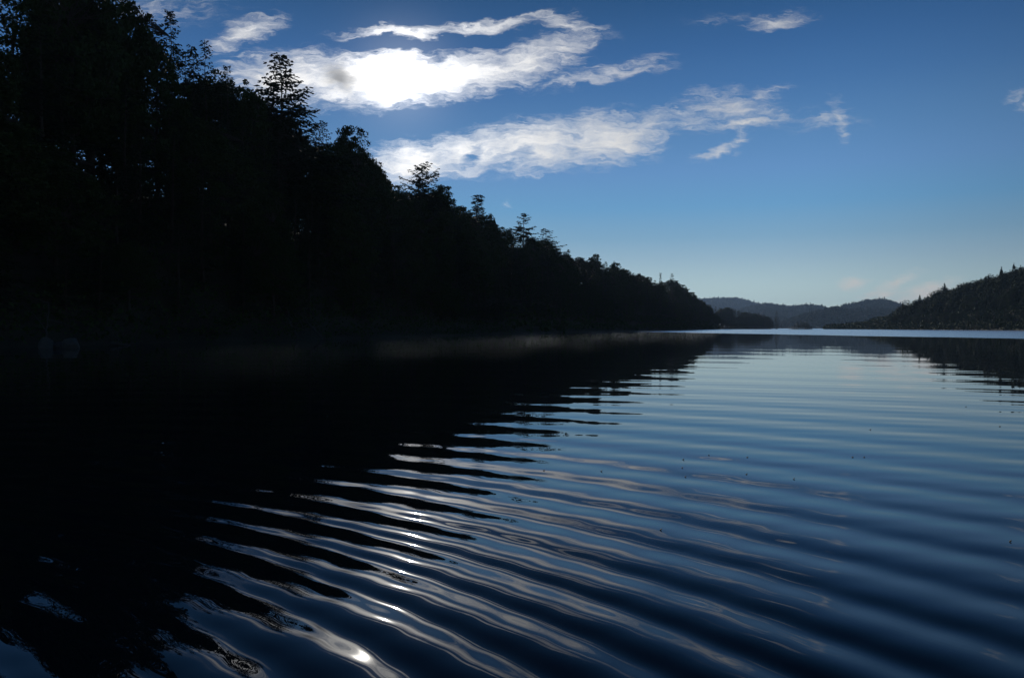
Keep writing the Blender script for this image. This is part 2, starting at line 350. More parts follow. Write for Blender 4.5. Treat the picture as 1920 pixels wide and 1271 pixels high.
tag(wo, kind='structure')

# ------------------------------------------------------------------ trees
def conifer_mesh(seed, H=20.0, L=4.6, base=.05, taper=.68, droop=.16, gap=.12, spacing=.46, dens=1.0, up=32, lean=0.0, thin_top=0.0, spray=1.0, fat=1.1):
    g = np.random.default_rng(seed); tr, cr = Geo(), Geo()
    n = 14; zz = np.linspace(-.6, H, n); off = np.stack([np.cumsum(g.normal(0, .05, n)) + lean * (zz / H) ** 2 * H, np.cumsum(g.normal(0, .05, n)), zz], 1)
    rad = np.maximum(.022 * H * .5 * (1 - np.clip(zz / H, 0, 1)) ** .9, .012)
    tr.sticks(off[:-1], off[1:], rad[:-1], rad[1:], 7)
    trunk_at = lambda z: np.stack([np.interp(z, zz, off[:, 0]), np.interp(z, zz, off[:, 1]), z], -1)
    z = base * H; az = 0.0
    C0, U0, V0 = [], [], []
    while z < H - .12:
        t = (z - base * H) / (H - base * H)
        for _ in range(g.integers(3, 5)):
            az += 2.4 + g.normal(0, .35)
            gp = gap + (thin_top if t > .82 else 0)
            if g.random() < gp: continue
            prof = (1 - t) ** taper * (.55 + .45 * min(1, t * 6)) if t > 0.02 else .5
            ln = max(.22, L * prof * g.uniform(.55, 1.18)) + (.3 if t > .9 else 0) * g.random()
            el = R(-8 + (up + 8) * t ** 1.3 + g.normal(0, 6))
            m_ = max(3, int(ln / .26)); s = np.linspace(0, 1, m_)
            hd = np.array([math.cos(az), math.sin(az), 0]); sd = np.array([-hd[1], hd[0], 0])
            z0 = z + g.uniform(-.2, .2); o = trunk_at(np.array([z0]))[0]
            bend = g.normal(0, .12)
            path = o + hd * (s * ln * math.cos(el))[:, None] + sd * (bend * ln * s * s)[:, None]
            path[:, 2] += s * ln * math.sin(el) - droop * ln * s ** 2 + .10 * ln * s ** 6
            r0 = .012 + .009 * ln
            tr.sticks(path[:-1], path[1:], r0 * (1 - s[:-1] * .85), r0 * (1 - s[1:] * .85), 3)
            # side twigs
            for q in range(max(1, int(m_ * .12)), m_):
                tl = ((.30 + .34 * ln * (1 - s[q]) ** .8 * min(1, s[q] * 3 + .35)) * g.uniform(.6, 1.2)) * spray
                for sg in (-1, 1):
                    if g.random() > dens: continue
                    fw = R(g.uniform(38, 62)); d = hd * math.cos(fw) + sd * sg * math.sin(fw); d[2] = g.normal(-.12, .13)
                    k = max(2, int(tl / .15)); ss = (np.arange(k) + .6) / k
                    p = path[q] + d * (ss * tl)[:, None]; p[:, 2] -= .22 * tl * ss ** 2
                    ww = (.085 + .05 * (1 - ss)) * g.uniform(.8, 1.2, k) * fat
                    C0.append(p); nrm = np.array([0, 0, 1.]) + g.normal(0, .42, (k, 3))
                    v = unit(np.cross(np.broadcast_to(d, (k, 3)), nrm)); ud = unit(d + g.normal(0, .28, (k, 3)))
                    U0.append(ud * (.13 + g.uniform(0, .05, k))[:, None]); V0.append(v * ww[:, None])
            # tip spray
            C0.append(path[-1:] + hd * .08); U0.append((hd * .16)[None]); V0.append((sd * .06)[None])
        z += spacing * g.uniform(.7, 1.3) * (1.0 if t < .85 else .6)
    top = trunk_at(np.array([H]))[0]
    for k in range(14):
        C0.append((top - [0, 0, .09 * k])[None]); a = g.uniform(0, 6.3); h = np.array([math.cos(a), math.sin(a), .9])
        U0.append((h * .13)[None]); V0.append((np.array([-h[1], h[0], 0]) * .05)[None])
    cr.quads(np.concatenate(C0), np.concatenate(U0), np.concatenate(V0))
    return tr.mesh('conifer_trunk', M_BARK), cr.mesh('conifer_crown', M_HEM)
def broad_mesh(seed, H=20.0, Wd=5.0, base=.06, ncl=330, per=60, leaf=.19, shell=.45, mt=None):
    g = np.random.default_rng(seed); tr, cr = Geo(), Geo()
    n = 8; zt = np.linspace(-.6, H * .62, n); off = np.stack([np.cumsum(g.normal(0, .09, n)), np.cumsum(g.normal(0, .09, n)), zt], 1); off[0, :2] = off[1, :2]
    rad = .015 * H * (1 - .7 * np.linspace(0, 1, n)); tr.sticks(off[:-1], off[1:], rad[:-1], rad[1:], 8)
    cz, ch = H * (base + 1) / 2, H * (1 - base) / 2
    lob = g.normal(0, 1, (9, 3)); lob = unit(lob); la = g.uniform(.10, .30, 9)
    d = unit(g.normal(0, 1, (ncl, 3))); d[:, 2] = np.where(d[:, 2] < -.75, -d[:, 2], d[:, 2])
    rr = shell + (1 - shell) * g.random(ncl) ** .5
    bulge = 1 + sum(a * np.maximum(0, d @ l) ** 6 for a, l in zip(la, lob)) - .14
    rr = rr * bulge * g.uniform(.86, 1.05, ncl)
    shape = np.where(d[:, 2] < 0, 1.0, 1.0)
    cen = np.stack([d[:, 0] * rr * Wd, d[:, 1] * rr * Wd, cz + d[:, 2] * rr * ch * shape], 1)
    cen[:, :2] += off[-1, :2]
    # limbs
    nodes = [off[3:]]; 
    for k in range(9):
        a = k * 2.4 + g.normal(0, .3); i0 = g.integers(3, n); s0 = off[i0]
        tgt = np.array([math.cos(a) * Wd * .72, math.sin(a) * Wd * .72, cz + ch * g.uniform(-.35, .8)])
        s = np.linspace(0, 1, 7)[:, None]; pth = s0 * (1 - s) + tgt * s + np.array([0, 0, 1]) * (np.sin(s * np.pi) * g.uniform(-.2, .8)) + g.normal(0, .12, (7, 3)) * s
        r0 = rad[i0] * .55; rs = r0 * (1 - s[:, 0] * .8); tr.sticks(pth[:-1], pth[1:], rs[:-1], rs[1:], 5); nodes.append(pth[2:])
    nodes = np.concatenate(nodes)
    near = nodes[np.argmin(((cen[:, None] - nodes[None]) ** 2).sum(-1), 1)]
    mid = (near + cen) / 2 + g.normal(0, .15, cen.shape); tr.sticks(near, mid, .05, .032, 3); tr.sticks(mid, cen, .032, .014, 3)
    # leaf clumps: flattened, ragged
    cs = g.uniform(.55, 1.15, ncl); p = g.normal(0, 1, (ncl, per, 3)); p = p / np.maximum(1, np.linalg.norm(p, axis=-1, keepdims=True) / 1.5)
    p = cen[:, None] + p * (cs[:, None, None] * np.array([.62, .62, .36]))
    m_ = ncl * per; nrm = unit(np.array([0, 0, .8]) + g.normal(0, .75, (m_, 3))); a = unit(np.cross(nrm, g.normal(0, 1, (m_, 3)))); b = np.cross(nrm, a)
    sz = leaf * g.uniform(.6, 1.25, m_)[:, None]
    cr.quads(p.reshape(-1, 3), a * sz, b * sz * .72)
    return tr.mesh('broadleaf_trunk', M_BARK), cr.mesh('broadleaf_crown', mt or M_BRD)
HEMS = [conifer_mesh(11), conifer_mesh(12, L=4.2, taper=.62, gap=.18), conifer_mesh(13, L=5.2, gap=.14, spacing=.5), conifer_mesh(14, L=4.4, taper=.8)]
HERO = conifer_mesh(21, L=9.6, base=.2, taper=.95, gap=.03, spacing=.36, fat=1.25, droop=.12, up=26)
FLAG = conifer_mesh(22, L=5.4, base=.25, taper=.42, gap=.18, spacing=.6, thin_top=.12, fat=1.7, up=40, droop=.1)
TWIN = conifer_mesh(23, L=6.4, base=.2, taper=.82, gap=.16, spacing=.62, fat=2.0, up=20, droop=.08)
CEDS = [conifer_mesh(31, L=2.4, base=.04, taper=.9, up=40, spacing=.42, gap=.06), conifer_mesh(32, L=1.7, base=.05, taper=.8, up=38, spacing=.42, gap=.08)]
BRDS = [broad_mesh(41), broad_mesh(42, Wd=4.3, ncl=290), broad_mesh(43, Wd=5.6, ncl=380), broad_mesh(44, Wd=3.8, ncl=260)]
def tree(name, meshes, x, y, h, wf=1.0, rz=None, label=None, cat='tree', group=None, z=None):
    r = link(bpy.data.objects.new(name, None)); r.empty_display_size = 1.0
    z0 = float(ground([(x, y)])[0]) if z is None else z
    r.location = (x, y, z0 - .1); s = h / 20.0; r.scale = (s * wf, s * wf, s); r.rotation_euler = (0, 0, random.uniform(0, 6.28) if rz is None else rz)
    for nm, me in zip(('trunk', 'crown'), meshes): link(bpy.data.objects.new(nm, me), r)
    tag(r, label, cat, group); return r
def top_h(px, py, y, x=None):
    x = at(px, y); z0 = float(ground([(x, y)])[0]); return x, CAMH + (HOR - py) / FPX * y - z0 + .1
# trees one can tell apart on the skyline: photo column, row of the top, distance, kind, width factor
def N(k): return {'h': 'hemlock_tree', 'b': 'broadleaf_tree', 'c': 'cedar_tree'}[k]
HEROES = [
 (2, 12, 12, HEMS[2], 'h', .8, None, 'black hemlock whose drooping sprays reach the top left corner of the sky'),
 (142, -150, 12, BRDS[2], 'b', .85, None, 'tallest broadleaf tree, its top cut off by the upper edge above the dark wood'),
 (178, -100, 12, HEMS[0], 'h', 1.2, None, 'dense hemlock beside the tallest broadleaf tree, top above the picture edge'),
 (258, 6, 12, BRDS[0], 'b', .82, None, 'rounded broadleaf tree stepping down from the tallest crowns on the left'),
 (323, 26, 12, HEMS[3], 'h', .95, None, 'hemlock with a narrow pointed tip standing against blue sky above the wedge cloud'),
 (392, 80, 12, HEMS[2], 'h', .8, None, 'wide hemlock with upswept sprays below the small wedge shaped cloud'),
 (428, 128, 12, HEMS[1], 'h', .8, None, 'ragged hemlock left of the white cloud edge, sky sparkling through its sprays'),
 (478, 166, 12, BRDS[3], 'b', .7, None, 'low broadleaf crown filling the dip left of the tall lone hemlock'),
 (535, 106, 12, HERO, 'h', 1.5, 1.1, 'tall lone hemlock with tiered branches standing out against the bright white cloud'),
 (592, 232, 12, HEMS[2], 'h', .8, None, 'hemlock with flat layered sprays just right of the tall lone hemlock'),
 (655, 250, 12, BRDS[0], 'b', .86, None, 'round headed broadleaf tree below the sun, its edge against the lower cloud'),
 (703, 300, 14, HEMS[1], 'h', .8, None, 'small hemlock with sprays reaching right over the lower white cloud'),
 (745, 352, 14, BRDS[3], 'b', .9, None, 'low broadleaf crown between the round headed tree and the thin topped hemlock'),
 (790, 311, 14, FLAG, 'h', 1.6, 2.2, 'thin topped hemlock with few bare looking branches before the lower cloud'),
 (822, 358, 14, BRDS[1], 'b', .72, None, 'dense broadleaf crown just right of the thin topped hemlock'),
 (852, 378, 14, HEMS[3], 'h', .7, None, 'short hemlock spire between the thin topped hemlock and the dense conifer'),
 (888, 368, 14, CEDS[0], 'c', 2.8, None, 'dense dark conifer with a blunt cone top against plain blue sky'),
 (925, 406, 14, BRDS[0], 'b', .55, None, 'broadleaf crown sloping down right of the dense blunt conifer'),
 (952, 428, 14, BRDS[1], 'b', .55, None, 'small broadleaf crown just left of the tiered conifer'),
 (981, 400, 14, TWIN, 'h', 1.9, .4, 'tiered open conifer, left and taller of the two hemlocks halfway along the shore'),
 (1022, 429, 14, TWIN, 'h', 2.2, 2.6, 'broad leaning hemlock, right and lower of the pair halfway along the shore'),
 (1060, 471, 14, BRDS[3], 'b', .8, None, 'rounded tree at the foot of the leaning hemlock on the skyline'),
 (1110, 479, 14, BRDS[0], 'b', .8, None, 'humped broadleaf crown on the skyline past the pair of hemlocks'),
 (1152, 491, 14, BRDS[2], 'b', .66, None, 'airy broadleaf crown with sky showing through near the middle of the slope'),
 (1198, 512, 14, BRDS[1], 'b', .7, None, 'low rounded crown on the long slope before the narrow spire'),
 (1238, 512, 14, CEDS[1], 'c', 1.6, None, 'narrow spire of a conifer rising above the slope near the far tip'),
 (1260, 513, 14, HEMS[0], 'h', 1.5, None, 'bushy conifer right of the narrow spire near the far tip'),
 (1300, 548, 14, HEMS[3], 'h', 1.2, None, 'conifer on the steep end of the dark shore, sky on its right'),
 (1342, 575, 14, HEMS[1], 'h', 1.3, None, 'last pointed conifer at the far tip of the dark shore'),
]
def inland(px, dt):
    if px > 1180:                                    # far end: stand it where the bank looks highest
        ys = np.arange(300.0, 800.0, 2.0); P = np.stack([at(px, ys), ys], 1); e_ = np.where(sdist(P, LEFT) > 2, (ground(P) - CAMH) / ys, -1); return float(ys[np.argmax(e_)])
    ys = np.arange(42.0, 1000.0, 1.0); d = sdist(np.stack([at(px, ys), ys], 1), LEFT); ok = np.nonzero(d >= dt)[0]
    return float(ys[ok[0]]) if len(ok) else float(ys[np.argmax(np.where(ys < 790, d, -1e9))])
for (px, py, dt, me, k, wf, rz, lab) in HEROES:
    y = inland(px, dt); x, h = top_h(px, py, y); tree(N(k), me, x, y, h, wf * 20 / h * (h / 20.0) ** .25, rz, lab)
# the rest of the dark wood on the left shore
ZONES = [(520, 'left of the tall lone hemlock', 'left end'), (720, 'below the sun', 'below the sun'),
         (1000, 'under the thin topped hemlock and tiered conifer', 'middle'), (1e9, 'near the far tip', 'far tip')]
KN = {'h': 'shadowed hemlock', 'b': 'shadowed broadleaf tree', 'c': 'shadowed young cedar'}
pl = np.array(LEFT[1:13], dtype=float); seg = np.hypot(*np.diff(pl, axis=0).T); cum = np.concatenate([[0], np.cumsum(seg)])
NTREE = 0
def wood_tree(x, y, hmin, hmax, k, clear=10):
    global NTREE
    if y < 5: return
    px = 960 + FPX * x / y
    if px < -420 or px > 1356: return
    z0 = float(ground([(x, y)])[0])
    if z0 < .05: return
    h = random.uniform(hmin, hmax); me = random.choice({'h': HEMS, 'b': BRDS, 'c': CEDS}[k])
    wf = random.uniform(.95, 1.2)
    W_ = {'h': 4.2, 'b': 4.8, 'c': 2.0}[k] * wf * FPX / y * (h / 20)
    lim = 1e9
    for dl in (0, -.5, .5, -.95, .95):
        drop = abs(dl) * ({'h': .6, 'b': .3, 'c': .6}[k]) * h
        lim = min(lim, CAMH + (HOR - skyl(px + dl * W_) - random.uniform(3, clear)) / FPX * y - z0 + drop)
    h = min(h, lim)
    if h < 3.5: return
    for lim_px, ph, gz in ZONES:
        if px < lim_px: break
    tree(N(k), me, x, y, h, wf * (20 / h) ** .45, None, f'{KN[k]} in the dark shore wood {ph}', 'tree', f'{KN[k]}s in the dark shore wood, {gz}'); NTREE += 1
s = 40.0
while s < cum[-1]:
    i = int(np.searchsorted(cum, s) - 1); i = max(0, min(i, len(seg) - 1)); q = (s - cum[i]) / seg[i]
    p = pl[i] * (1 - q) + pl[i + 1] * q; e = (pl[i + 1] - pl[i]) / seg[i]; nrm = np.array([-e[1], e[0]])
    Y = p[1]
    if Y < 175: step, rows = 5.2, [(1.4, 6, 10), (4.5, 9, 14), (9, 13, 18), (15, 16, 21), (23, 16, 22)]
    elif Y < 440: step, rows = 7.5, [(2, 8, 13), (8, 13, 18), (17, 16, 21)]
    else: step, rows = 9.0, [(2, 9, 14), (9, 14, 20)]
    for (d, a, b) in rows:
        pp = p + nrm * (d + random.uniform(-1.5, 1.5) * (d > 2)) + e * random.uniform(-2.2, 2.2)
        k = random.choices('hbc', (.5, .38, .12))[0] if d > 2.6 else random.choices('hbc', (.4, .3, .3))[0]
        wood_tree(pp[0], pp[1], a, b, k)
    s += step
px = 640.0
while px < 1340:                                   # crowns closing the skyline of the wood
    if px > 1000:
        ys = np.arange(150.0, 800.0, 2.0); P = np.stack([at(px, ys), ys], 1); dd_ = sdist(P, LEFT); e_ = np.where((dd_ > 4) & (dd_ < 26), (ground(P) - CAMH) / ys, -1); y = float(ys[np.argmax(e_)])
    else: y = inland(px, random.uniform(12, 18))
    k = random.choices('hb', (.35, .65))[0]; x, h = top_h(px, float(skyl(px)) + random.uniform(4, 12) * (1 if px > 1060 else 1.8) + (16 if 955 < px < 1050 or 765 < px < 815 else 0), y)
    if h > 4:
        for lim_px, ph, gz in ZONES:
            if px < lim_px: break
        tree(N(k), random.choice(HEMS if k == 'h' else BRDS), x, y, min(h, 27), (20 / h) ** .5 * 1.05, None, f'{KN[k]} in the dark shore wood {ph}', 'tree', f'{KN[k]}s in the dark shore wood, {gz}')
    px += 9.0 if px > 1000 else 17.0
# spit beyond the far tip, and the islet
SPX = [1345, 1362, 1374, 1390, 1402, 1422, 1440, 1450]; SPY = [572, 578, 578, 583, 584, 586, 590, 597]
for j in range(44):
    px = 1352 + 98 * (j + random.uniform(-.4, .4)) / 43; y = random.uniform(948, 985) if j % 2 else random.uniform(938, 955)
    k = random.choices('hbc', (.5, .25, .25))[0]
    x, h = top_h(px, float(np.interp(px, SPX, SPY)) + random.uniform(0, 4), y)
    if ground([(x, y)])[0] < .1: y = 962; x, h = top_h(px, float(np.interp(px, SPX, SPY)) + 3, y)
    if ground([(x, y)])[0] > .1: tree(N(k), random.choice({'h': HEMS, 'b': BRDS, 'c': CEDS}[k]), x, y, h, 1.8, None, f"small distant {dict(h='hemlock', b='broadleaf tree', c='cedar')[k]} on the wooded spit past the dark shore", 'tree', f"{dict(h='hemlocks', b='broadleaf trees', c='cedars')[k]} on the spit")
x, h = top_h(1456, 583, 962); tree('hemlock_tree', HEMS[1], x, 962, h, 1.0, 0.5, 'tall single conifer at the end of the wooded spit by open water')
for j, (px, py) in enumerate([(1486, 611), (1490, 607), (1494, 603), (1498, 605), (1502, 600), (1506, 602), (1510, 604), (1513, 601), (1517, 605), (1521, 610)]):
    y = 696 + (j * 37 % 9); x, h = top_h(px, py, y)
    tree('cedar_tree', (CEDS[0], HEMS[3])[j % 2], x, y, h, (3.2, 1.9)[j % 2], None, 'small dark conifer crowded on the low islet in the open lake', 'tree', 'conifers on the islet')
# ------------------------------------------------------------------ far woods
def in_view(x, y, lo=1290, hi=2150): 
    px = 960 + FPX * x / y; return lo < px < hi
RPX = [1600, 1660, 1690, 1720, 1745, 1768, 1790, 1810, 1835, 1860, 1890, 1920, 2100]; RPY = [604, 598, 575, 566, 558, 541, 528, 516, 508, 503, 495, 494, 470]
# individual trees one can pick out on the near right hill: along its shore and on its skyline
rp = np.array(RIGHT[1:7], dtype=float); rs = np.hypot(*np.diff(rp, axis=0).T); rc = np.concatenate([[0], np.cumsum(rs)])
s = 20.0; NR = 0
while s < rc[-1]:
    i = max(0, min(int(np.searchsorted(rc, s) - 1), len(rs) - 1)); q = (s - rc[i]) / rs[i]; p = rp[i] * (1 - q) + rp[i + 1] * q
    e = (rp[i + 1] - rp[i]) / rs[i]; nrm = np.array([e[1], -e[0]])
    for d, a, b in ((3, 6, 10), (11, 9, 14)):
        pp = p + nrm * (d + random.uniform(-1, 2)) + e * random.uniform(-2, 2); k = random.choices('bhc', (.55, .3, .15))[0]
        if pp[1] > 300 and ground([pp])[0] > .2 and in_view(*pp):
            px = 960 + FPX * pp[0] / pp[1]; h = min(random.uniform(a, b), CAMH + (HOR - np.interp(px, RPX, RPY) - 3) / FPX * pp[1] - ground([pp])[0])
            if h > 4: NR += 1; tree(N(k), random.choice({'h': HEMS, 'b': BRDS, 'c': CEDS}[k]), pp[0], pp[1], h, 1.5, None, f"{dict(h='dark hemlock', b='dull green broadleaf tree', c='dark cedar')[k]} at the waterside foot of the right hand hill", 'tree', f"{dict(h='hemlocks', b='broadleaf trees', c='cedars')[k]} along the right shore")
    s += 7.0
for j, (px, py, y) in enumerate([(1706, 569, 740), (1733, 562, 700), (1756, 548, 665), (1803, 514, 610), (1882, 493, 545), (1893, 495, 540)]):
    ys = np.arange(420.0, 900.0, 3.0); P = np.stack([at(px, ys), ys], 1); y = float(ys[np.argmax((ground(P) - CAMH) / ys)]); x, h = top_h(px, py, y)
    lab = ['lowest', 'second lowest', 'middle', 'fourth', 'upper left', 'uppermost'][j]
    tree('hemlock_tree', HEMS[3], x, y, min(max(h, 7), 11), 1.8, None, f'pointed conifer breaking the right hill skyline, {lab} of six')
def crowns(name, pts, size, ntri, leaf, label, seed, mt):
    """an uncountable far wood: ragged leaf clumps over every crown, one mesh"""
    g = np.random.default_rng(seed); n = len(pts); G = Geo()
    z = ground(pts); con = g.random(n) < (.05 if size < 8 else .14)
    sz = size * g.uniform(.7, 1.25, n); hh = np.where(con, sz * g.uniform(1.5, 1.9, n), sz * g.uniform(1.1, 1.5, n)); ww = np.where(con, sz * .7, sz)
    d = unit(g.normal(0, 1, (n, ntri, 3))); d[..., 2] = np.where(d[..., 2] < -.3, -d[..., 2], d[..., 2]); rr = g.uniform(.7, 1.06, (n, ntri))
    t = (d[..., 2] * rr * .5 + .5); wid = np.where(con[:, None], (1.05 - t) * 1.3, 1.0)
    P = np.stack([pts[:, 0:1] + d[..., 0] * rr * ww[:, None] * .5 * wid, pts[:, 1:2] + d[..., 1] * rr * ww[:, None] * .5 * wid, z[:, None] + t * hh[:, None]], -1).reshape(-1, 3)
    nrm = unit(d.reshape(-1, 3) + g.normal(0, .18, (n * ntri, 3))); a = unit(np.cross(nrm, g.normal(0, 1, nrm.shape))); b = np.cross(nrm, a)
    s_ = leaf * g.uniform(.6, 1.3, n * ntri)[:, None]
    G.quads(P, a * s_, b * s_ * .8); o = link(bpy.data.objects.new(name, G.mesh(name, mt))); tag(o, label, 'wood', None, 'stuff'); return o
def scatter(n, fn, seed):
    g = np.random.default_rng(seed); out_ = []
    while len(out_) < n: 
        p = fn(g)
        if p is not None: out_.append(p)
    return np.array(out_)
def fr(g):
    px = g.uniform(1600, 2300); y = math.sqrt(g.uniform(330 ** 2, 1000 ** 2)); p = (at(px, y), y)
    return p
cand = scatter(16000, fr, 5); sd_ = sdist(cand, RIGHT); cand = cand[(sd_ > 9) & (sd_ < 230)]
gz = ground(cand); cpx = 960 + FPX * cand[:, 0] / cand[:, 1]
lim = CAMH + (HOR - np.interp(cpx, RPX, RPY)) / FPX * cand[:, 1] - gz
cand = cand[lim > 9.5]
# thin to roughly one crown each 6 m
keep, used = [], set()
for p in cand:
    k = (int(p[0] // 5), int(p[1] // 5))
    if k not in used: used.add(k); keep.append(p)
crowns('far_forest', np.array(keep), 8.0, 150, .55, 'dull green wood covering the steep hill at the right', 1, M_FAR)
def band(y0, y1, lo, hi, n, seed):
    return scatter(n, lambda g: (lambda px, y: (at(px, y), y))(g.uniform(lo, hi), g.uniform(y0, y1)), seed)
crowns('far_forest', band(2155, 2470, 1380, 1900, 2600, 11), 11, 46, 1.7, 'dark wood on the low hills across the lake behind the islet', 2, M_FAR)
crowns('far_forest', band(2605, 3270, 1440, 1860, 3900, 12), 13, 40, 2.2, 'wooded round topped ridge rising behind the low hills across the lake', 3, M_FAR)
crowns('far_forest', band(3005, 4020, 1340, 1700, 4200, 13), 15, 30, 2.8, 'bluish wooded ridge just beyond the end of the spit', 4, M_FAR)
crowns('far_forest', band(4310, 5640, 1180, 1560, 5200, 14), 18, 26, 3.6, 'pale blue wooded hill farthest off above the spit', 5, M_FAR)
# ------------------------------------------------------------------ bank undergrowth along the dark shore
g = np.random.default_rng(77); G = Geo(); C0 = []; S0 = []
s = 60.0
while s < cum[-1]:
    i = max(0, min(int(np.searchsorted(cum, s) - 1), len(seg) - 1)); q = (s - cum[i]) / seg[i]; p = pl[i] * (1 - q) + pl[i + 1] * q; e = (pl[i + 1] - pl[i]) / seg[i]; nrm = np.array([-e[1], e[0]])
    near_ = p[1] < 180
    for d in (.2, 1.2, 2.6, 5.0, 8.5, 13, 18, 24, 30, 37) if near_ else (.5, 3.0, 8, 14, 20, 28):
        pp = p + nrm * (d + g.uniform(-.5, .5)); zz_ = max(0.15, float(ground([pp])[0])); hgt = g.uniform(.5, 1.9) if near_ and d < 4 else g.uniform(1.5, 3.5)
        m_ = 46; C0.append(np.stack([pp[0] + g.normal(0, .8, m_) * (1 if near_ else 2), pp[1] + g.normal(0, .8, m_) * (1 if near_ else 2), np.maximum(.12, zz_ + g.random(m_) * hgt)], 1)); S0.append(np.full(m_, .2 if near_ else .6))
    s += 1.5 if near_ else 5.0
s = 0.0
while s < rc[-1]:
    i = max(0, min(int(np.searchsorted(rc, s) - 1), len(rs) - 1)); q = (s - rc[i]) / rs[i]; p = rp[i] * (1 - q) + rp[i + 1] * q; e = (rp[i + 1] - rp[i]) / rs[i]; nrm = np.array([e[1], -e[0]])
    for d in (.3, 2.5, 5.5, 9, 13, 18):
        pp = p + nrm * (d + g.uniform(-1, 1)); z_ = max(.2, float(ground([pp])[0])); m_ = 60; sp_ = g.uniform(1.2, 2.2)
        C0.append(np.stack([pp[0] + g.normal(0, sp_, m_), pp[1] + g.normal(0, sp_, m_), np.maximum(.3, z_ - .3 + g.random(m_) * g.uniform(2, 4.5))], 1)); S0.append(np.full(m_, .62))
    s += 3.2
C0 = np.concatenate(C0); S0 = np.concatenate(S0)[:, None]; nn_ = unit(np.array([0, 0, .7]) + g.normal(0, .8, C0.shape)); a = unit(np.cross(nn_, g.normal(0, 1, C0.shape))); b = np.cross(nn_, a); f_ = g.uniform(.6, 1.2, (len(C0), 1))
G.quads(C0, a * S0 * f_, b * S0 * f_ * .7)
tag(link(bpy.data.objects.new('undergrowth', G.mesh('undergrowth', M_BRD))), 'low leafy undergrowth along the banks', 'undergrowth', None, 'stuff')
# ------------------------------------------------------------------ shore rocks, fallen trees, birch
def rock(x, y, sx, sy, sz, seed, label):
    g = np.random.default_rng(seed); import bmesh
    bm = bmesh.new(); bmesh.ops.create_icosphere(bm, subdivisions=4, radius=1.0)
    dirs = unit(g.normal(0, 1, (16, 3))); offs = g.uniform(.62, .95, 16)
    for v in bm.verts:
        c = np.array(v.co); k = min([1.0] + [o / max(1e-6, float(c @ d)) for d, o in zip(dirs, offs) if float(c @ d) > .2]); c = c * k + bump(np.array([c[0] * 9]), np.array([c[1] * 9 + c[2] * 5]), 1.7)[0] * .015
        v.co = (c[0] * sx, c[1] * sy, c[2] * sz)
    me = bpy.data.meshes.new('rock'); bm.to_mesh(me); bm.free(); me.materials.append(M_ROCK)
    for p in me.polygons: p.use_smooth = True
    o = link(bpy.data.objects.new('shore_rock', me)); o.location = (x, y, sz * .35); o.rotation_euler = (0, 0, g.uniform(0, 6)); tag(o, label, 'rock', None); return o
rock(at(86, 50.5), 50.5, .5, .45, .55, 1, 'small pale boulder at the dark waterline, left of two by the birch')
rock(at(134, 51.0), 51.0, .55, .5, .6, 2, 'small pale boulder at the dark waterline, right of two by the birch')
rock(at(112, 51.5), 51.5, .8, .5, .35, 3, 'low dark flat rock between the two pale boulders at the waterline')
def log(name, pts, r0, r1, label, twigs=0, seed=0, m_=None):
    g = np.random.default_rng(seed); root = link(bpy.data.objects.new(name, None)); pts = np.array(pts, dtype=float); root.location = pts[0]
    G1 = Geo(); n = 16; s = np.linspace(0, 1, n); P = np.stack([np.interp(s, np.linspace(0, 1, len(pts)), pts[:, k]) for k in range(3)], 1) - pts[0]; P += g.normal(0, .03, P.shape)
    rr = r0 + (r1 - r0) * s; G1.sticks(P[:-1], P[1:], rr[:-1], rr[1:], 8); link(bpy.data.objects.new('trunk', G1.mesh('dead_trunk', m_ or M_DEAD)), root)
    if twigs:
        for k in range(twigs):
            G2 = Geo(); q = g.integers(3, n); d = unit(np.array([g.normal(0, 1), g.normal(0, .6), g.normal(.4, .8)])); ln = g.uniform(.8, 2.8); m2 = 6; ss = np.linspace(0, 1, m2)[:, None]
            Q = P[q] + d * ss * ln + np.array([0, 0, -1]) * ss ** 2 * g.uniform(-.3, .6) + g.normal(0, .05, (m2, 3)) * ss; r2 = .035 * (1 - ss[:, 0] * .8)
            G2.sticks(Q[:-1], Q[1:], r2[:-1], r2[1:], 4)
            for _ in range(3):
                i0 = g.integers(2, m2); d2 = unit(d + g.normal(0, .7, 3)); G2.sticks(Q[i0:i0 + 1], Q[i0:i0 + 1] + d2 * g.uniform(.3, .9), .012, .004, 3)
            link(bpy.data.objects.new('branch', G2.mesh('bare_branch', m_ or M_DEAD)), root)
    tag(root, label, 'tree'); return root
log('fallen_tree', [(at(606, 86), 86, .1), (at(555, 88), 88, 3.2), (at(520, 91), 91, 6.8)], .16, .05, 'bare fallen tree leaning out of the dark bank below the tall lone hemlock', 26, 4)
log('fallen_tree', [(at(560, 84), 84, .15), (at(540, 85), 85, 2.4), (at(548, 86), 86, 5.5)], .10, .03, 'thin dead snag crossed with the leaning fallen tree', 18, 5)
log('driftwood_log', [(at(208, 57), 57, .25), (at(224, 57.5), 57.5, .12), (at(243, 58), 58, .0)], .10, .05, 'pale driftwood log lying at the waterline right of the boulders', 3, 6)
log('birch_snag', [(at(86, 52.5), 52.5, .3), (at(89, 52.7), 52.7, 1.4), (at(93, 53), 53, 3.0)], .06, .03, 'slim pale bare trunk upright behind the left boulder', 4, 7)
